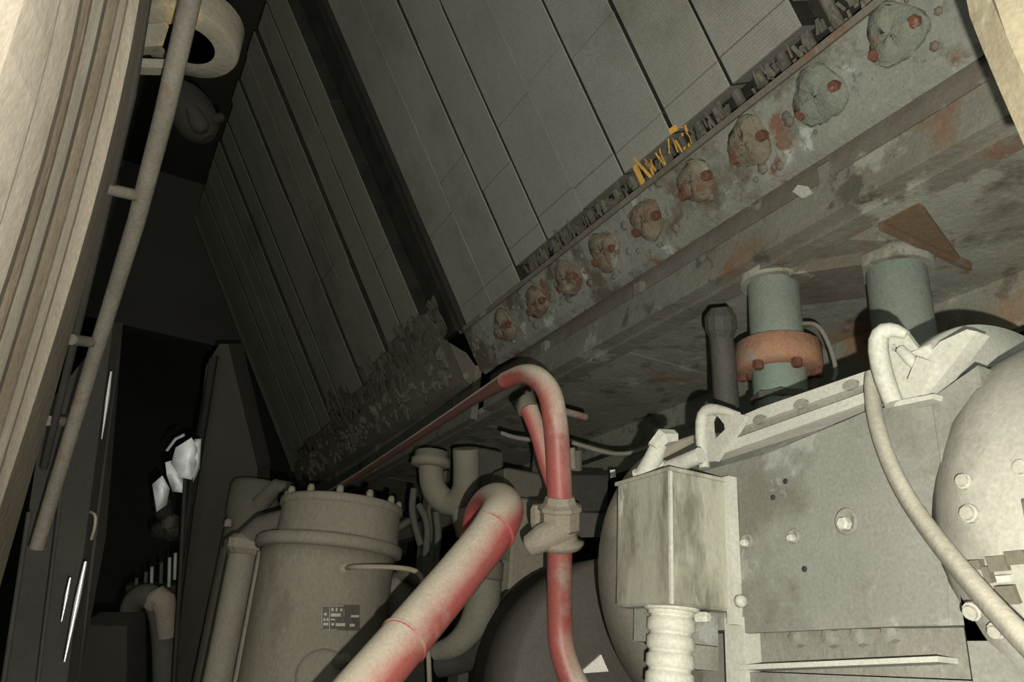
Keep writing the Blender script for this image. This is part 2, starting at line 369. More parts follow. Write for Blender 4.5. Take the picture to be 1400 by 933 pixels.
MB().prism(g, Z_*-.006).build('gusset_plate', 'gusset', uf)
p, q = on(2, 1100, 340, .76), on(2, 1195, 345, .76); d = q-p
MB().box((p+q)/2, d*.5, Z_.cross(d).normalized()*.05, Z_*.006).build('patch_plate', 'flange', uf)
p, q = on(2, 1085, 385, .75), on(2, 1180, 372, .75)
MB().box((p+q)/2, (q-p)*.5, Z_.cross(q-p).normalized()*.07, Z_*.02).build('rusty_pad', 'header_brown', uf, 'dark red-brown rusty pad')
for y in (1.9, 2.75, 3.6):
    MB().abox((1.06, y, .10), (1.12, y+.06, .764)).build('frame_post', 'hose_green', uf)
MB().abox((1.10, 1.2, .48), (1.14, 4.4, .53)).build('cross_rail', 'hose_green', uf)
for x in (1.0, 1.42):                     # legs that carry the frame to the floor
    for y in (.25, 4.3): MB().abox((x+.5, y, -.75), (x+.56, y+.06, .764)).build('leg', 'dark_steel', uf)
MB().abox((1.42, .2, .70), (1.95, 4.4, .74)).build('rear_tie', 'dark_steel', uf)

# coolant drop pipes
def drop(px, py, z0, z1, r, label, flange):
    c = on(2, px, py, .765); t = thing('drop_pipe', Vector((c.x, c.y, z0+CAM_Z)), label, 'pipe')
    MB().tube([Vector((c.x, c.y, z0+CAM_Z)), Vector((c.x, c.y, .766+CAM_Z))], r, 22).build('pipe_body', 'patina', t)
    MB().lathe(Vector((c.x, c.y, .735+CAM_Z)), Z_, [(r*1.25, 0), (r*1.3, .02), (r*1.3, .03)], 20).build('collar', 'underside', t)
    if flange:
        zf = flange + CAM_Z
        MB().lathe(Vector((c.x, c.y, zf-.03)), Z_, [(r*1.1, 0), (r*1.55, .002), (r*1.6, .012), (r*1.6, .05), (r*1.2, .058)], 26).build('rusty_flange', 'rust_flange', t, 'thick orange rusted flange')
        for k in range(6):
            a = k*math.pi/3+.2
            MB().bolt(Vector((c.x+math.cos(a)*r*1.35, c.y+math.sin(a)*r*1.35, zf-.032)), -Z_, .010, .012).build('flange_bolt', 'rust_bolt', t)
        MB().lathe(Vector((c.x, c.y, zf-.10)), Z_, [(r*.8, 0), (r*1.1, .008), (r*1.1, .02), (r*.85, .03), (r*.9, .07)], 8, smooth=False).build('lower_nut', 'grey_sheet', t)
    return c
d1 = drop(1056, 372, .40, .76, .049, 'greenish drop pipe with an orange rusted flange, left of the two above the motor', .585)
d2 = drop(1222, 352, .40, .76, .052, 'green patinated drop pipe without a flange, right of the two above the motor', None)
for cc in (): MB().abox((cc.x-.06, cc.y-.06, -.75), (cc.x+.06, cc.y+.06, .40)).build('standpipe', 'dark_steel', bpy.data.objects['drop_pipe' if cc is d1 else 'drop_pipe.001'])
dh = thing('black_hose', at(992, 560, 1.5), 'black rubber hose with a thick end cap standing left of the orange flange', 'hose')
MB().tube([at(994, 570, 1.41), at(990, 500, 1.41), at(985, 452, 1.41)], [.023, .022, .021], 16).build('hose_body', 'dark_hose', dh)
b = MB().tube([at(986, 462, 1.41), at(986, 450, 1.41), at(985, 432, 1.41), at(984, 420, 1.41)], [.021, .028, .028, .016], 12, smooth=False); b.build('hose_cap', 'dark_hose', dh)
w = MB().tube([at(1097, 442, 1.48), at(1118, 442, 1.45), at(1134, 470, 1.43), at(1144, 506, 1.42), at(1140, 520, 1.42)], .0042, 8, sub=2).build('thin_wire', 'wire')
w['label'] = 'thin grey wire curling down beside the orange flange'; w['category'] = 'wire'

# ---------------------------------------------------------------- electric motor
mo = thing('electric_motor', W(.92, .6, -.75), 'big dusty off-white electric motor filling the lower right corner', 'motor')
sec = [(.752, .075), (.752, .292), (.790, .338), (1.06, .338), (1.10, .30), (1.10, .0), (.80, .0), (.80, .075)]
MB().prism([W(x, .47, z) for x, z in sec], Y_*.47).build('yoke', 'motor', mo)
MB().prism([on(0, 1010, 640, .75), on(0, 1016, 634, .75), on(0, 1190, 560, .75), on(0, 1268, 548, .75), on(0, 1290, 560, .75), on(0, 1296, 853, .75), on(0, 1012, 866, .75)], X_*.008).build('side_panel', 'motor', mo)
b = MB()
b.prism([on(0, 972, 626, .742), on(0, 1182, 551, .742), on(0, 1182, 536, .742), on(0, 972, 611, .742)], X_*.03)
b.build('rail_lip', 'motor_pale', mo)
MB().prism([on(0, 972, 612, .752), on(0, 1182, 537, .752), on(0, 1185, 522, .752), on(0, 972, 598, .752)], X_*.02).build('rail_groove', 'motor_dirty', mo)
b = MB().prism([on(0, 996, 590, .745), on(0, 1190, 522, .745), on(0, 1196, 503, .745), on(0, 1040, 557, .745), on(0, 1005, 572, .745)], X_*.05)
rl = b.build('top_rail', 'motor_pale', mo)
for (px, py) in ((1040, 574), (1097, 553), (1165, 527)):
    b = MB(); c = on(0, px, py, .744); d = (on(0, 1190, 512, .744)-on(0, 1040, 568, .744)).normalized(); e = X_.cross(d)
    b.add([c + d*math.cos(a)*.011 + e*math.sin(a)*.006 - X_*(.0 if k == 0 else .004) for k in (0, 1) for a in [i*math.pi/6 for i in range(12)]],
          [(i, 12+i, 12+(i+1) % 12, (i+1) % 12) for i in range(12)] + [tuple(range(12, 24))]); b.build('rail_bolt', 'motor_dirty', rl)
# lifting lugs
out = [(957, 632), (953, 585), (955, 565), (963, 556), (978, 555), (996, 562), (1020, 568), (1008, 590), (990, 612), (978, 630)]
hol = [(974, 600), (972, 590), (971, 575), (974, 568), (978, 566), (984, 572), (990, 580), (991, 587), (986, 592), (980, 598)]
MB().prism([on(0, *p, .735) for p in out], X_*.007, [on(0, *p, .735) for p in hol]).build('lifting_lug', 'motor_pale', mo)
b = MB().tube([on(0, 963, 640, .735), on(0, 958, 600, .732), on(0, 959, 570, .732), on(0, 968, 559, .732), on(0, 985, 560, .735), on(0, 1010, 567, .74)], [.008, .008, .009, .009, .007, .004], 10, sub=1)
b.build('lug_rim', 'motor_pale', mo)
out = [(1214, 552), (1198, 500), (1193, 470), (1199, 453), (1217, 446), (1237, 452), (1258, 480), (1268, 500), (1258, 540), (1232, 550)]
hol = [(1223, 480), (1219, 479), (1218, 474), (1219, 471), (1221, 470), (1224, 471), (1226, 474), (1227, 477), (1226, 480), (1225, 481)]
MB().prism([on(0, *p, .735) for p in out], X_*.008, [on(0, *p, .735) for p in hol]).build('lifting_lug', 'motor_pale', mo)
MB().tube([on(0, 1222, 552, .728), on(0, 1206, 510, .724), on(0, 1199, 470, .724), on(0, 1205, 453, .726), on(0, 1222, 450, .73), on(0, 1240, 458, .735)], [.010, .011, .011, .010, .008, .005], 10, sub=1).build('lug_rim', 'motor_pale', mo)
MB().tube([on(0, 1232, 478, .728), on(0, 1246, 493, .726), on(0, 1254, 505, .73)], [.006, .007, .003], 8, sub=1).build('lug_rib', 'motor_pale', mo)
MB().prism([on(0, *p, .738) for p in [(1222, 553), (1250, 505), (1285, 467), (1322, 450), (1336, 453), (1300, 500), (1268, 540)]], X_*.02).build('gusset', 'motor_pale', mo)
p, q = on(0, 1255, 524, .730), on(0, 1268, 492, .730)
MB().box((p+q)/2, (q-p)*.5, X_*.012, (q-p).cross(X_).normalized()*.004).build('gusset_rib', 'motor_pale', mo)
MB().prism([on(0, *p, .728) for p in [(1222, 556), (1275, 545), (1277, 538), (1224, 548)]], X_*.03).build('shelf_edge', 'motor_pale', mo)
MC = W(.90, 0, .165)
MB().lathe(MC+Y_*.49, Y_, [(.20, 0), (.25, .0), (.252, .004), (.252, .022), (.20, .026)], 40, math.radians(228), math.radians(318), hint=-Z_).build('ring_flange', 'motor_pale', mo)
MB().lathe(MC+Y_*.05, Y_, [(.12, -.01), (.19, .0), (.205, .02), (.21, .05), (.21, .37), (.206, .40), (.19, .43), (.166, .455), (.150, .475)], 56).build('barrel', 'motor_barrel', mo)
MB().prism([W(.742, .445, .06), W(.742, .50, .06), W(.742, .50, .30), W(.742, .445, .32)], X_*.06).build('shoulder_plate', 'motor', mo)
for (px, py, r) in ((1318, 658, .008), (1325, 702, .009), (1398, 640, .009), (1329, 836, .009), (1362, 862, .008)):
    rr = rel(px, py, 1.0); # meet the barrel surface
    a_ = rr.x**2+rr.z**2; b_ = -2*(rr.x*.90+rr.z*.165); c_ = .90**2+.165**2-.21**2; D = b_*b_-4*a_*c_
    t_ = (-b_-math.sqrt(D))/(2*a_) if D > 0 else .69/rr.x
    pt = rr*t_+ORI; n_ = Vector((pt.x-.90, 0, pt.z-CAM_Z-.165)).normalized()
    MB().lathe(pt, n_, [(r*.95, -.004), (r*.95, .001), (r*.7, .0015), (r*.7, .005), (.0001, .0052)], 10, smooth=False).build('barrel_bolt', 'motor_barrel', mo)
for (px, py, w_, h_) in ((1337, 772, 5, 6), (1367, 770, 9, 9), (1392, 762, 9, 8), (1353, 785, 3, 10), (1363, 815, 4, 8), (1380, 812, 9, 11), (1376, 790, 7, 4)):
    rr = rel(px, py, 1.0); a_ = rr.x**2+rr.z**2; b_ = -2*(rr.x*.90+rr.z*.165); c_ = .90**2+.165**2-.21**2; D = b_*b_-4*a_*c_
    pt = rr*((-b_-math.sqrt(max(D, 0)))/(2*a_))+ORI; n_ = Vector((pt.x-.90, 0, pt.z-CAM_Z-.165)).normalized()
    MB().box(pt, Y_*w_*.0009, n_.cross(Y_)*h_*.0007, n_*.005).build('vent_slot', 'tank_dark' if h_ > 4 else 'motor_pale', mo)
MB().lathe(MC+Y_*.05, Y_, [(.2095, .0), (.213, .002), (.213, .345), (.2095, .348)], 20, math.radians(100), math.radians(181), hint=-Z_).build('lower_cover', 'motor', mo)
# side panel details
for (px, py, r) in ((1158, 713, .0155), (1086, 733, .009), (1022, 740, .010)):
    c = on(0, px, py, .75)
    k = MB().lathe(c, -X_, [(r, -.003), (r, .002), (r*.8, .004), (r*.7, .001), (.0001, .001)], 20).build('boss', 'motor_dirty', mo)
    MB().bolt(c + Z_*-.003, -X_, r*.5, .010).build('boss_bolt', 'motor_pale', k)
for (px, py) in ((1074, 658), (1057, 680), (1100, 778)):
    MB().lathe(on(0, px, py, .7495), -X_, [(.0035, -.001), (.0035, .001), (.0001, .0012)], 10).build('screw_hole', 'motor_slot', mo)
# foot and base beam under the panel
MB().abox((.775, .50, .028), (.83, .80, .075)).build('base_recess', 'motor_dirty', mo)
b = MB(); b.prism([on(0, 1008, 916, .745), on(0, 1282, 905, .745), on(0, 1282, 897, .745), on(0, 1012, 909, .745)], X_*.06); b.build('foot_ledge', 'motor_pale', mo)
MB().abox((.755, .46, -.06), (.86, .80, .026)).build('foot_beam', 'motor', mo)
MB().abox((.748, .80, -.06), (.86, .835, .09)).build('foot_flange', 'motor_pale', mo)
MB().abox((.742, .36, -.06), (.86, .50, .11)).build('foot_flange', 'motor', mo)
b = MB()
for (px, py) in ((1175, 870), (1218, 864), (1090, 872), (1135, 872)):
    b.lathe(on(0, px, py, .77), -X_, [(.012, -.01), (.010, .004), (.0001, .006)], 8, smooth=False)
b.build('dirt_lumps', 'motor', mo, kind='stuff')
MB().abox((.78, .05, -.75), (1.10, .95, -.06)).build('skid', 'dark_steel', mo)
# end bell
MB().lathe(W(.90, .955, .165), Y_, [(.09, -.015), (.19, -.015), (.203, -.006), (.222, .0), (.231, .012), (.231, .06), (.222, .07), (.10, .075)], 64).build('end_bell', 'bell', mo)
MB().lathe(W(.90, .935, .165), Y_, [(.08, -.01), (.17, -.01), (.175, .0), (.175, .02)], 48).build('bell_hub', 'motor_dirty', mo)
for a in range(18):
    t_ = a*math.pi/9+.1
    MB().bolt(W(.90+math.cos(t_)*.197, .945, .165+math.sin(t_)*.197), -Y_, .010, .012).build('bell_bolt', 'motor_dirty', mo)
for (px, py) in ((868, 722), (868, 748), (868, 776)):
    MB().bolt(on(1, px, py, .93), -Y_, .0095, .018, 8).build('clamp_bolt', 'motor_pale', mo)
# junction box
jb = MB().cbox((.644, .812, .096), (.752, .932, .265), .003).build('junction_box', 'box_metal', mo, 'bare metal terminal box bolted to the motor side')
MB().abox((.6425, .8105, .096), (.6465, .8145, .262)).build('corner_seam', 'motor_pale', jb)
MB().abox((.641, .808, .262), (.752, .934, .267)).build('box_lid', 'box_metal', jb)
MB().abox((.735, .803, .08), (.750, .815, .27)).build('mounting_strip', 'motor_pale', jb)
MB().lathe(on(1, 1010, 822, .80), -Y_, [(.008, 0), (.008, .006), (.005, .010), (.0001, .010)], 12).build('box_screw', 'motor_pale', jb)
MB().abox((.67, .85, .055), (.75, .925, .096)).build('gland_block', 'motor', jb)
MB().abox((.69, .85, .025), (.75, .92, .054)).build('gland_block', 'motor_dirty', jb)
# eyebolt/valve on the end bell
ey = thing('drain_cock', at(893, 650, 1.12), 'small dusty white drain cock with a slanting handle on top of the motor end bell', 'valve')
MB().tube([at(880, 652, 1.12), at(893, 628, 1.12), at(902, 606, 1.12)], [.015, .014, .012], 10).build('valve_stem', 'motor_pale', ey)
MB().tube([at(893, 612, 1.115), at(905, 598, 1.12), at(922, 597, 1.13)], [.010, .013, .010], 6, smooth=False).build('valve_handle', 'motor_pale', ey)
MB().tube([at(868, 650, 1.13), at(890, 643, 1.12), at(912, 637, 1.12)], [.009, .011, .009], 8).build('valve_body', 'motor_pale', ey)
MB().tube([at(915, 640, 1.1), at(958, 622, 1.06)], .011, 10).build('valve_pipe', 'motor_pale', ey)

# conduit and cable
cn = thing('flexible_conduit', on(1, 916, 935, .83), 'ribbed white flexible conduit hanging from the metal junction box', 'conduit')
p0, p1 = on(1, 918, 828, .86), on(1, 912, 1060, .86); ax = (p1-p0).normalized(); L_ = (p1-p0).length
b = MB(); prof = [(.024, 0), (.030, .002), (.030, .012)]; h = .013
while h < L_:
    prof += [(.0265, h), (.0275, h+.003), (.0305, h+.005), (.0305, h+.018), (.0275, h+.020)]; h += .0215
b.lathe(p0, ax, prof, 28); b.build('ribbed_sleeve', 'conduit', cn)
MB().lathe(p0-ax*.004, ax, [(.020, -.004), (.036, .0), (.036, .010), (.030, .012)], 20).build('gland_nut', 'conduit', cn)
q = p0 + ax*.012 + Vector((.03, -.02, 0)); MB().bolt(q, Vector((.3, -1, 0)), .007, .014).build('clamp_screw', 'conduit', cn)
cb = MB().tube([on(0, 1193, 512, .745), on(0, 1192, 535, .737), on(0, 1197, 575, .735), on(0, 1212, 625, .73), on(0, 1240, 682, .715), on(0, 1280, 738, .675), on(0, 1325, 793, .63), on(0, 1372, 846, .595), on(0, 1430, 905, .56)], [.0088]*9, 16, sub=2).build('power_cable', 'cable')
cb['label'] = 'thick grey cable sweeping down across the motor to the right edge'; cb['category'] = 'cable'

# ---------------------------------------------------------------- red pipes
rp = thing('oil_pipe', at(800, 960, 1.36), 'slim red pipe rising vertically, bending over at the top and running back under the cooler', 'pipe')
up_ = [at(812, 975, 1.33), at(782, 930, 1.36), at(768, 890, 1.38), at(765, 850, 1.4), at(765, 760, 1.4), at(766, 690, 1.4), at(763, 620, 1.41), at(759, 570, 1.42), at(752, 535, 1.44), at(735, 514, 1.47), at(715, 510, 1.52), at(690, 520, 1.58)]
MB().tube(up_, [.0225]*8+[.0225, .021, .019, .0165], 20, sub=2).build('vertical_run', 'red_pipe', rp)
MB().tube([at(694, 518, 1.575), at(640, 551, 1.7), at(560, 604, 1.95), at(490, 650, 2.2), at(434, 684, 2.45)], [.0165, .011, .0095, .0085, .0075], 12).build('long_run', 'red_thin', rp, 'dark red run with a dusty top')
u0 = at(766, 745, 1.4); ux = (at(766, 690, 1.4)-u0).normalized()
un = MB().lathe(u0, ux, [(.024, -.01), (.036, -.006), (.042, .002), (.042, .006), (.031, .010), (.030, .022), (.034, .026)], 18).build('lower_union', 'fitting', rp)
MB().lathe(u0+ux*.026, ux, [(.030, 0), (.036, .003), (.036, .034), (.040, .036), (.040, .042), (.030, .048), (.026, .060)], 9, smooth=False).build('union_nut', 'fitting', rp)
MB().tube([at(770, 722, 1.39), at(742, 735, 1.38), at(726, 745, 1.39)], [.026, .025, .020], 12).build('side_port', 'fitting', rp)
MB().lathe(at(735, 705, 1.42), ux, [(.012, -.02), (.014, -.012), (.014, .012), (.009, .02)], 8, smooth=False).build('port_nut', 'fitting', rp)
MB().tube([at(757, 665, 1.425), at(748, 635, 1.44), at(737, 595, 1.46), at(727, 568, 1.48), at(719, 550, 1.5)], [.014, .016, .016, .017, .020], 14).build('branch_run', 'red_pipe', rp, 'short red branch with a grey upper end')
MB().tube([at(722, 561, 1.485), at(717, 548, 1.5), at(712, 545, 1.5)], [.0195, .024, .020], 12).build('branch_collar', 'tank_dark', rp)

bp_ = thing('discharge_pipe', at(490, 950, 1.0), 'thick dusty red pipe slanting up from the bottom edge to an elbow', 'pipe')
P_ = [at(440, 1010, .96), at(500, 937, 1.02), at(552, 876, 1.09), at(620, 795, 1.19), at(658, 748, 1.25)]
MB().tube(P_, [.0355]*5, 30).build('straight_run', 'red_pipe_big', bp_)
MB().tube([at(652, 755, 1.243), at(668, 735, 1.27), at(682, 712, 1.30), at(689, 696, 1.345), at(682, 686, 1.40), at(670, 690, 1.45), at(659, 708, 1.475), at(657, 730, 1.48), at(657, 760, 1.48)], [.0358]*9, 30, sub=2).build('elbow', 'red_pipe_big', bp_)
for i, (a, bq) in enumerate(((P_[4], P_[3]), (P_[2], P_[1]))):
    t_ = (a-bq).normalized(); c = a if i else at(676, 725, 1.283) - t_*.0
    MB().lathe(c, t_, [(.0352, -.004), (.0372, -.0015), (.0375, .001), (.0352, .0035)], 30).build('weld_bead', 'red_pipe_big', bp_)

# U-bend
ub = thing('u_bend_pipe', at(615, 690, 2.3), 'dusty olive U-shaped pipe bend hanging between the tank and the elbow', 'pipe')
MB().tube([at(589, 618, 2.3), at(589, 645, 2.3), at(592, 668, 2.3), at(606, 686, 2.3), at(624, 688, 2.28), at(637, 672, 2.26), at(638, 645, 2.25), at(637, 613, 2.25)], [.036, .036, .037, .038, .038, .038, .038, .038], 20, sub=2).build('bend', 'ubend', ub)
MB().lathe(at(589, 634, 2.3), Z_, [(.036, -.012), (.058, -.008), (.058, .012), (.050, .016), (.050, .034), (.036, .036)], 20).build('flange', 'ubend', ub)
MB().tube([at(630, 686, 2.28), at(642, 730, 2.26)], [.036, .04], 14).build('stub', 'ubend', ub)

# ---------------------------------------------------------------- separator tank
tx = at(443, 800, 1.87); TC = Vector((tx.x, tx.y, 0))
def tz(py): return on(1, 443, py, TC.y).z
tk = thing('separator_tank', Vector((TC.x, TC.y, 0)), 'olive-grey dusty pressure tank with a bolted lid at the bottom left', 'tank')
zt, zf1, zf0 = tz(684), tz(722), tz(746)
prof = [(.150, 0), (.155, .01), (.157, zf0-.06), (.160, zf0-.02)]
MB().lathe(TC, Z_, prof, 56).build('vessel', 'tank', tk)
MB().lathe(Vector((TC.x, TC.y, zf0-.02)), Z_, [(.160, 0), (.172, .004), (.174, .012), (.174, .024), (.168, .03), (.150, .034)], 56).build('vessel_flange', 'tank', tk)
LC = TC + Vector((.014, -.005, 0))
MB().lathe(Vector((LC.x, LC.y, zf0+.008)), Z_, [(.148, 0), (.146, .02), (.143, zt-zf0-.035), (.147, zt-zf0-.028)], 56).build('lid_body', 'tank', tk)
MB().lathe(Vector((LC.x, LC.y, zt-.024)), Z_, [(.143, 0), (.149, .003), (.149, .018), (.144, .022), (.09, .028)], 56).build('lid', 'tank', tk)
for k in range(12):
    a = k*math.pi/6 + .18
    c = Vector((LC.x+math.cos(a)*.136, LC.y+math.sin(a)*.136, zt-.002))
    MB().lathe(c, Z_, [(.0085, -.002), (.0088, .010), (.006, .017), (.0001, .018)], 8).build('lid_bolt', 'tank', tk)
c = at(324, 800, 1.90); zc = on(1, 324, 752, c.y).z
MB().tube([Vector((c.x, c.y, 0)), Vector((c.x, c.y, zc))], .034, 18).build('side_column', 'tank', tk)
MB().cbox((c.x-.045, c.y-.05, zc-CAM_Z-.01), (c.x+.065, c.y+.04, zc-CAM_Z+.035), .012).build('column_cap', 'tank', tk)
MB().tube([at(335, 742, 1.93), at(360, 722, 1.93), at(392, 712, 1.90)], [.03, .034, .03], 10).build('column_link', 'tank_dark', tk)
for (px, d_) in ((348, 1.815), (373, 1.755)):
    c = at(px, 800, d_); MB().tube([Vector((c.x, c.y, 0)), Vector((c.x, c.y, zf0-.03))], .008, 8).build('seam_strip', 'tank', tk)
# nameplate on the vessel wall
def wall(px, py, off=0):
    r = rel(px, py, 1.0); o = ORI; a_ = r.x**2+r.y**2; b_ = -2*(r.x*TC.x+r.y*TC.y); c_ = TC.x**2+TC.y**2-(.157+off)**2
    D = b_*b_-4*a_*c_; return o + r*((-b_-math.sqrt(max(D, 0)))/(2*a_))
def patch(x0, y0, x1, y1, off):
    b = MB(); n = 5; vs = []
    for j in (0, 1):
        for i in range(n+1): vs.append(wall(x0+(x1-x0)*i/n, y0 if j == 0 else y1, off))
    for j in (0, 1):
        for i in range(n+1): vs.append(wall(x0+(x1-x0)*i/n, y0 if j == 0 else y1, off-.004))
    m_ = n+1; fs = []
    for i in range(n): fs += [(i, m_+i, m_+i+1, i+1), (i, i+1, 2*m_+i+1, 2*m_+i), (m_+i, 3*m_+i, 3*m_+i+1, m_+i+1)]
    fs += [(0, 2*m_, 3*m_, m_), (n, m_+n, 3*m_+n, 2*m_+n)]
    return b.add(vs, fs)
np_ = patch(439, 827, 492, 862, .002).build('name_plate', 'plate_dark', tk, 'small dark data plate with worn illegible print')
b = MB()
for r_ in ((440, 828, 470, 828.8), (440, 861, 462, 861.6), (439.6, 829, 440.4, 860), (450.2, 830, 450.8, 861), (470, 832, 470.5, 842), (452, 838.6, 466, 843), (459, 852, 472, 856), (478, 853, 485, 856.6),
           (443, 838, 447, 841.5), (442, 845, 445, 849), (446.5, 845, 449.5, 849), (442, 851.5, 449, 855), (453, 831, 456, 836), (459, 831, 461.5, 836), (465, 832, 468, 836), (480, 841, 491, 844),
           (452, 846, 458, 848), (453, 852, 457, 855)):
    q = patch(*r_, .0032); b.add(q.v, q.f)
b.build('worn_print', 'plate_mark', np_)
# sensing tube on the tank
st = thing('sensing_tube', wall(478, 776), 'thin bent tube leaving the tank side and passing behind the thick red pipe', 'tube')
MB().tube([wall(470, 777, .0), at(484, 775, 1.68), at(530, 775, 1.69), at(562, 778, 1.69), at(574, 784, 1.69), at(580, 800, 1.69), at(584, 850, 1.68), at(588, 950, 1.68)], .0055, 10, sub=2).build('tube_body', 'fitting', st)
MB().lathe(wall(470, 777, -.002), (wall(470, 777, .1)-wall(470, 777)), [(.016, 0), (.016, .012), (.010, .016), (.010, .030)], 8, smooth=False).build('tube_fitting', 'fitting', st)
MB().tube([wall(462, 905), at(466, 905, 1.66), at(474, 898, 1.65)], [.014, .016, .010], 8).build('drain_boss', 'tank', tk)
MB().lathe(wall(440, 925, -.004), (wall(440, 925, .1)-wall(440, 925)), [(.055, 0), (.055, .012), (.045, .016), (.0001, .018)], 28).build('hand_hole', 'tank', tk)

# second vessel behind the tank
c = at(345, 700, 2.45); z1 = on(1, 345, 658, c.y).z
sv = thing('oil_filter', Vector((c.x, c.y, 0)), 'dark dusty canister behind the tank on its left', 'filter')
MB().lathe(Vector((c.x, c.y, 0)), Z_, [(.07, 0), (.072, z1-.12), (.078, z1-.10), (.080, z1-.02), (.074, z1-.003), (.03, z1+.004)], 32).build('canister', 'tank_dark', sv)
MB().tube([at(355, 690, 2.4), at(380, 664, 2.4), at(398, 668, 2.4)], [.03, .024, .02], 10).build('inlet_elbow', 'tank_dark', sv)
MB().lathe(at(312, 716, 2.36), Z_, [(.012, -.01), (.012, .01), (.006, .014)], 8).build('vent_nut', 'fitting', sv)

# valve body between tank and red pipe
vb = thing('bypass_valve', at(560, 780, 2.0), 'round dusty valve body half hidden right of the tank', 'valve')
MB().lathe(at(556, 822, 2.08), Vector((.5, -1, .1)), [(.065, -.06), (.075, -.02), (.075, .01), (.060, .02), (.03, .03)], 28).build('valve_body', 'tank', vb)
MB().tube([at(545, 790, 2.08), at(560, 782, 2.06), at(580, 800, 2.05)], .02, 10, sub=1).build('bonnet', 'tank_dark', vb)
MB().abox((at(560, 850, 2.1).x-.05, at(560, 850, 2.1).y-.03, -.75), (at(560, 850, 2.1).x+.05, at(560, 850, 2.1).y+.05, at(560, 880, 2.1).z-CAM_Z)).build('stand', 'dark_steel', vb)

# clutter in the middle
hl = thing('suction_hose', at(640, 930, 1.65), 'olive hose curving down behind the thick red pipe', 'hose')
MB().tube([at(662, 740, 1.62), at(664, 790, 1.62), at(660, 830, 1.61), at(645, 862, 1.60), at(622, 884, 1.60), at(596, 892, 1.62)], [.030, .034, .036, .030, .024, .018], 16, sub=2).build('hose_body', 'hose_green', hl)
MB().lathe(at(662, 780, 1.62), Z_, [(.034, -.02), (.04, -.016), (.04, .016), (.034, .02)], 20).build('hose_clamp', 'tank_dark', hl)
bh = MB().tube([at(600, 910, 1.62), at(640, 903, 1.60), at(672, 880, 1.58), at(690, 850, 1.60), at(700, 820, 1.66)], .024, 14, sub=2).build('black_hose', 'motor_slot')
bh['label'] = 'black rubber hose curving under the olive hose at the bottom centre'; bh['category'] = 'hose'
gd = thing('coupling_guard', W(.96, 1.35, -.75), 'dark rounded coupling guard behind the vertical red pipe', 'guard')
gc = on(1, 862, 950, 1.30)
MB().lathe(Vector((gc.x, 1.30, gc.z)), Y_, [(.10, -.012), (.235, -.010), (.246, .0), (.246, .16), (.10, .17)], 56).build('guard_drum', 'guard', gd)
MB().abox((gc.x-.10, 1.32, -.75), (gc.x+.16, 1.44, gc.z-CAM_Z)).build('guard_stand', 'dark_steel', gd)
tg = MB().prism([on(1, 792, 921, 1.283), on(1, 822, 895, 1.283), on(1, 832, 918, 1.283)], Y_*.006).build('paper_scrap', 'paper')
tg['label'] = 'pale triangular paper scrap lodged between the red pipe and the motor'; tg['category'] = 'paper'
vk = thing('solenoid_block', at(800, 700, 1.7), 'black block with a short post just right of the pipe union', 'valve')
MB().box(at(800, 672, 1.7), right*.045, fwd*.03, up*.04).build('coil', 'motor_slot', vk)
MB().box(at(800, 712, 1.7), right*.05, fwd*.03, up*.028).build('coil_base', 'dark_hose', vk)
MB().prism([at(834, 643, 1.66), at(841, 642, 1.66), at(842, 652, 1.66), at(835, 653, 1.66)], fwd*.003).build('paper_tag', 'paper', vk, 'tiny white square tag')
MB().tube([at(800, 660, 1.7), at(838, 648, 1.67)], .004, 6).build('tag_wire', 'motor_slot', vk)
MB().tube([at(783, 640, 1.72), at(781, 612, 1.72)], .009, 10).build('terminal', 'fitting', vk)
MB().tube([at(786, 700, 1.74), at(788, 615, 1.74)], .014, 10).build('conduit_stub', 'hose_green', vk)
w2 = MB().tube([at(782, 605, 1.75), at(815, 615, 1.76), at(845, 622, 1.78), at(880, 616, 1.78), at(912, 596, 1.75)], .0052, 8, sub=2).build('thin_wire', 'wire')
w2['label'] = 'thin wire sagging from behind the red pipe to the motor top'; w2['category'] = 'wire'
w3 = MB().tube([at(686, 592, 1.9), at(702, 598, 1.88), at(730, 602, 1.86)], .0055, 8, sub=1).build('thin_wire', 'wire')
w3['label'] = 'short thin wire left of the red pipe below its branch'; w3['category'] = 'wire'
rb = MB().tube([at(770, 562, 1.7), at(800, 570, 1.75)], .008, 10).build('stub_rod', 'fitting')
rb['label'] = 'short dusty rod poking out right of the red pipe under its bend'; rb['category'] = 'rod'
cs = thing('valve_manifold', at(690, 700, 2.1), 'dim grey manifold box standing between the U-bend and the red pipe', 'manifold')
p = at(662, 640, 2.35); MB().cbox((p.x-.04, p.y-.04, -.75), (p.x+.045, p.y+.04, p.z-CAM_Z+.05), .006).build('manifold_column', 'grey_sheet', cs)
p = at(712, 668, 2.1); MB().cbox((p.x-.07, p.y-.04, -.75), (p.x+.08, p.y+.04, p.z-CAM_Z+.04), .006).build('manifold_box', 'tank_dark', cs)
p = at(720, 705, 1.9); MB().cbox((p.x-.05, p.y-.03, -.3), (p.x+.06, p.y+.03, p.z-CAM_Z+.035), .006).build('manifold_block', 'tank', cs)
p = at(708, 770, 1.85); MB().cbox((p.x-.08, p.y-.02, -.4), (p.x+.09, p.y+.02, p.z-CAM_Z+.005), .006).build('bracket', 'hose_green', cs)
cl = thing('cable_bundle', at(570, 720, 2.2), 'bundle of dark cables dangling right of the tank lid', 'cable')
for i, (a, bq, c) in enumerate((((566, 668), (562, 700), (575, 745)), ((572, 690), (586, 715), (582, 760)), ((560, 712), (545, 722), (528, 730)), ((596, 700), (600, 730), (596, 770)))):
    MB().tube([at(*a, 2.2), at(*bq, 2.18), at(*c, 2.16)], .010, 8, sub=2).build('strand', 'grey_sheet', cl)

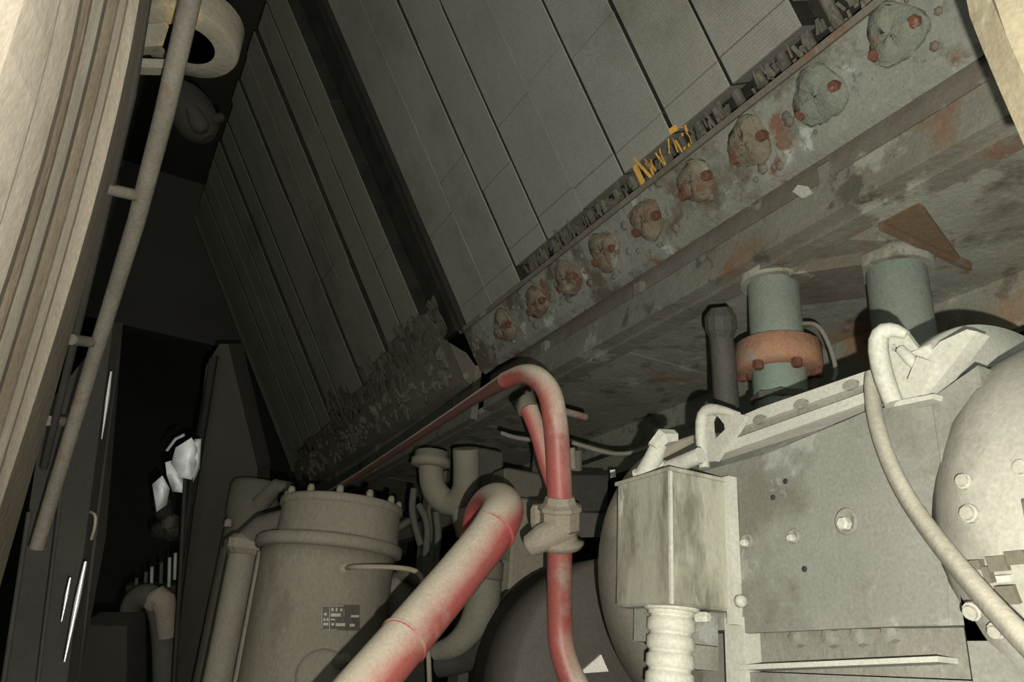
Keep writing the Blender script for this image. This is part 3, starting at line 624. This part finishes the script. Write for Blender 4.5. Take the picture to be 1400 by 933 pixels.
# ---------------------------------------------------------------- left: door post, rail, ring bracket
po = thing('door_post', at(0, 900, .8), 'tall pale beige steel door post with long ridges at the left edge', 'post')
st_y = (-90, 310, 620, 1000)
cols = {}                                 # x at four heights, depth at top and bottom
def addcols(spec):
    for k, (a, b2, c2, d2, z0, z1) in enumerate(spec): cols[k] = ((a, b2, c2, d2), z0, z1)
addcols([(-330, -360, -400, -460, .15, .33), (60, -66, -168, -292, .365, .57),
 (98, -2, -108, -230, .44, .65), (100, 0, -106, -228, .447, .66), (124, 30, -74, -198, .495, .71), (128, 36, -68, -192, .512, .74),
 (140, 46, -52, -172, .530, .765), (143, 49, -49, -169, .522, .75), (160, 64, -30, -146, .565, .80), (165, 69, -25, -141, .585, .83),
 (178, 84, -10, -126, .61, .86), (181, 87, -6, -121, .598, .845), (190, 98, 6, -112, .625, .88), (193, 101, 9, -108, .64, .90),
 (203, 120, 24, -95, .625, .875), (216, 136, 52, -55, .72, 1.0)])
NR = 14
def postcol(c, c2=None, t=0.0):
    out = []
    for r in range(NR+1):
        y = -90 + 1090*r/NR
        def ev(k):
            xs, d0, d1 = cols[k]; x = 0
            for i in range(4):
                w_ = 1
                for j in range(4):
                    if i != j: w_ *= (y-st_y[j])/(st_y[i]-st_y[j])
                x += xs[i]*w_
            return x, d0+(d1-d0)*r/NR
        x, d = ev(c)
        if c2 is not None: x2, d2_ = ev(c2); x += (x2-x)*t; d += (d2_-d)*t
        out.append(at(x, y, d))
    return out
def strip(c0, c1, name, mt, n=1):
    C_ = [postcol(c0, c1, k/n) for k in range(n+1)]; b = MB(); back = (at(60, 310, 1)-ORI).normalized()*.03; vs = []
    for col in C_: vs += col
    for col in C_: vs += [p+back for p in col]
    m_ = NR+1; o2 = m_*(n+1); fs = []
    for k in range(n):
        for r in range(NR):
            a, b2, c2, d2_ = k*m_+r, (k+1)*m_+r, (k+1)*m_+r+1, k*m_+r+1
            fs += [(a, d2_, c2, b2), (o2+a, o2+b2, o2+c2, o2+d2_)]
    for r in range(NR):
        fs += [(r, o2+r, o2+r+1, r+1), (n*m_+r, n*m_+r+1, o2+n*m_+r+1, o2+n*m_+r)]
    for k in range(n):
        fs += [(k*m_, (k+1)*m_, o2+(k+1)*m_, o2+k*m_), (k*m_+NR, o2+k*m_+NR, o2+(k+1)*m_+NR, (k+1)*m_+NR)]
    b.add(vs, fs); return b.build(name, mt, po)
strip(0, 1, 'outer_face', 'post', 6)
for k in range(1, 15):
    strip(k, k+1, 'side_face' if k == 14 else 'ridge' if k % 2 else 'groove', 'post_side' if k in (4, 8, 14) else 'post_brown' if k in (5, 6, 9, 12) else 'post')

rl = thing('door_rail', at(100, 620, 1.3), 'round steel rail on short rungs running beside the door post', 'rail')
RP = [(278, -80, 1.02), (260, 0, 1.04), (226, 150, 1.09), (187, 300, 1.17), (150, 420, 1.25), (125, 500, 1.28), (92, 610, 1.30), (50, 750, 1.28)]
MB().tube([at(*p) for p in RP], [.0138, .0137, .0132, .0125, .0120, .0118, .0115, .0115], 14).build('rail_tube', 'rail', rl)
for (a, bq) in (((130, 254, 1.08), (192, 268, 1.15)), ((98, 464, 1.2), (134, 469, 1.28)), ((66, 575, 1.3), (104, 578, 1.38))):
    MB().tube([at(*a), at(*bq)], .0085, 10).build('rung', 'rail', rl)
MB().tube([at(210, -60, 1.0), at(180, 130, 1.06), at(152, 250, 1.1), at(110, 430, 1.2), at(60, 640, 1.35)], .006, 8).build('inner_bar', 'dark_steel', rl)

rg = thing('ring_bracket', at(255, 60, .95), 'thick pale steel ring bracket sticking out from the door post at the top left', 'bracket')
rc = at(260, 44, 1.20)
MB().lathe(rc, Z_, [(.041, -.024), (.072, -.024), (.075, -.019), (.075, .026), (.072, .03), (.041, .03), (.041, -.024)], 40).build('ring', 'ring', rg)
p, q = at(176, 55, 1.12), at(222, 52, 1.16)
dd = q-p; MB().box((p+q)/2, dd*.5, Z_*.022, Z_.cross(dd).normalized()*.014).build('arm', 'ring', rg)
p, q = at(176, 90, 1.12), at(236, 92, 1.16); dd = q-p
MB().box((p+q)/2, dd*.55, Z_*.008, Z_.cross(dd).normalized()*.010).build('lower_arm', 'ring', rg)
MB().box(rc - Vector((.030, .004, 0)), Vector((.005, .0, 0)), Vector((0, .034, 0)), Z_*.020).build('web', 'ring', rg)

lp = thing('bulkhead_lamp', at(270, 155, 2.0), 'dim oval dark fitting hanging in the gloom below the ring bracket', 'fitting')
MB().tube([at(238, 112, 2.0), at(252, 135, 2.0), at(265, 158, 1.98), at(277, 178, 1.97), at(284, 190, 1.97)], [.02, .050, .055, .048, .02], 18, sub=1).build('fitting_body', 'dark_steel', lp)
MB().tube([at(262, 148, 1.9), at(274, 172, 1.9), at(279, 180, 1.9)], [.015, .026, .012], 14, sub=1).build('fitting_cover', 'dark_steel', lp)
MB().tube([at(288, 165, 1.95), at(302, 160, 1.98)], .012, 8).build('fitting_ear', 'dark_steel', lp)
MB().tube([at(240, 112, 2.0), at(215, 40, 2.3), at(190, -60, 2.7)], .012, 8).build('hanger', 'dark_steel', lp)

# ---------------------------------------------------------------- dark left background
_q = at(205, 452, 4.6)
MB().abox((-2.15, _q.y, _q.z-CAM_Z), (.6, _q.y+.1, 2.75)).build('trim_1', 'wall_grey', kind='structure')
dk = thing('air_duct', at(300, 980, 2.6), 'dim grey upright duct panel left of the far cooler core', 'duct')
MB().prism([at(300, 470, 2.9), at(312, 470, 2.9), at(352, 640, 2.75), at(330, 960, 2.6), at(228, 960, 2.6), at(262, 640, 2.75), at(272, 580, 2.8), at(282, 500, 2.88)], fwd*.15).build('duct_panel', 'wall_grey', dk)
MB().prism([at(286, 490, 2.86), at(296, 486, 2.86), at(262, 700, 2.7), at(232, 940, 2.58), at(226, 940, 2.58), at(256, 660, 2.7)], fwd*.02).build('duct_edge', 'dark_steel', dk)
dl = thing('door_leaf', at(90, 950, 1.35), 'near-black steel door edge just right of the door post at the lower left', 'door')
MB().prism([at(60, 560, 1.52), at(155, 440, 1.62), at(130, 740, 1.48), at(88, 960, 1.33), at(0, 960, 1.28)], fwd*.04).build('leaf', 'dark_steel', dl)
for (a, bq, w_) in (((40, 700, 1.25), (5, 933, 1.2), .006), ((88, 640, 1.35), (52, 933, 1.25), .005)):
    MB().tube([at(*a), at(*bq)], w_*.7, 6).build('edge_bead', 'dark_steel', dl)
for (a, bq, r_) in (((152, 508, 1.5), (139, 600, 1.45), .0035), ((117, 768, 1.29), (88, 905, 1.24), .0045), ((96, 790, 1.28), (84, 850, 1.26), .0028)):
    MB().tube([at(*a), Vector(at(*a)).lerp(at(*bq), .4), at(*bq)], [r_*.6, r_, r_*.3], 6).build('metal_strip', 'bright_metal', dl, 'bright bare metal strip')
MB().tube([at(124, 700, 1.44), at(131, 704, 1.42), at(130, 720, 1.42), at(125, 737, 1.43)], .0028, 6, sub=1).build('handle', 'fitting', dl, 'small pale wire handle')
sh = thing('foil_sheet', at(240, 640, 2.85), 'crumpled pale shiny sheet glowing in the dark left of the duct', 'sheet')
def crumple(poly, d, name, seed):
    random.seed(seed); c = Vector((sum(p[0] for p in poly)/len(poly), sum(p[1] for p in poly)/len(poly)))
    vs = [at(c.x, c.y, d-.03)]; n = len(poly)
    for p in poly: vs.append(at((p[0]+c.x)/2+random.uniform(-2, 2), (p[1]+c.y)/2+random.uniform(-2, 2), d+random.uniform(-.02, .01)))
    for p in poly: vs.append(at(*p, d+random.uniform(-.01, .04)))
    vs += [at(*p, d+.06) for p in poly]
    fs = []
    for i in range(n):
        j = (i+1) % n; fs += [(0, 1+i, 1+j), (1+i, 1+n+i, 1+n+j, 1+j), (1+n+i, 1+2*n+i, 1+2*n+j, 1+n+j)]
    fs.append(tuple(range(1+2*n, 1+3*n)))
    MB().add(vs, fs, True).build(name, 'foil', sh)
crumple([(262, 598), (270, 612), (269, 635), (262, 656), (246, 652), (234, 634), (240, 612)], 2.10, 'sheet_fold', 3)
crumple([(266, 600), (275, 600), (273, 640), (264, 660), (262, 630)], 2.14, 'sheet_fold', 4)
crumple([(226, 632), (240, 628), (256, 656), (254, 674), (236, 672), (228, 650)], 2.25, 'sheet_fold', 5)
crumple([(208, 662), (222, 650), (232, 668), (228, 690), (214, 700)], 2.35, 'sheet_fold', 6)
MB().tube([at(228, 616, 2.12), at(240, 600, 2.12), at(252, 594, 2.12)], .004, 6).build('sheet_rod', 'bright_metal', sh)
MB().tube([at(254, 640, 2.25), at(246, 800, 2.2), at(236, 960, 2.15)], .006, 8).build('sheet_stand', 'dark_steel', sh)
random.seed(11)
ck = thing('valve_cluster', at(240, 720, 2.85), 'cluster of small dark glinting fittings under the pale sheet', 'fittings')
for i in range(9):
    c = at(random.uniform(216, 258), random.uniform(690, 735), 2.85)
    MB().lathe(c, Vector((random.uniform(-1, 1), -1, random.uniform(-1, 1))), [(.03, -.02), (.034, 0), (.022, .02), (.0001, .026)], 8, smooth=False).build('fitting', 'dark_steel' if i % 4 else 'grey_sheet', ck)
sr = thing('stud_row', at(215, 800, 2.7), 'stepped row of small pale studs in the dark below the pale sheet', 'studs')
for i, (px, py, l) in enumerate(((186, 790, 14), (199, 782, 16), (207, 775, 30), (220, 769, 28), (231, 762, 40), (239, 756, 36))):
    MB().tube([at(px, py+l, 2.7), at(px+1, py, 2.7)], .006, 8).build('stud', 'bright_metal' if i in (2, 4, 5) else 'grey_sheet', sr)
MB().box(at(212, 803, 2.72), right*.09, fwd*.02, up*.012).build('stud_bar', 'dark_steel', sr)
dh2 = thing('drain_hose', at(200, 900, 2.5), 'dim looped hose at the bottom of the dark doorway', 'hose')
MB().tube([at(178, 850, 2.5), at(180, 825, 2.5), at(198, 812, 2.48), at(216, 822, 2.47), at(224, 860, 2.46), at(226, 940, 2.45)], [.03, .035, .038, .038, .036, .036], 14, sub=2).build('hose_loop', 'grey_sheet', dh2)
MB().tube([at(205, 830, 2.4), at(216, 815, 2.4), at(226, 822, 2.4), at(228, 870, 2.4)], [.02, .034, .036, .026], 14, sub=1).build('hose_end', 'fitting', dh2)
fl_ = thing('base_block', at(150, 940, 2.3), 'dark block low in the doorway beside the looped hose', 'block')
MB().box(at(155, 900, 2.4), right*.07, fwd*.06, up*.12).build('block_body', 'wall_dark', fl_)

# near right: edge of the door opening
bm = thing('opening_edge', at(1395, 60, .5), 'pale beige edge of the opening in the top right corner, close to the lens', 'beam')
MB().prism([at(1350, -30, .62), at(1356, 0, .62), at(1376, 48, .60), at(1400, 102, .58), at(1440, 190, .56), at(1600, 190, .50), at(1600, -30, .50)], fwd*.03).build('edge_face', 'beam', bm)
MB().tube([at(1347, -30, .63), at(1356, 5, .63), at(1376, 52, .61), at(1402, 108, .59), at(1440, 195, .57)], .003, 8).build('edge_bead', 'post_side', bm)
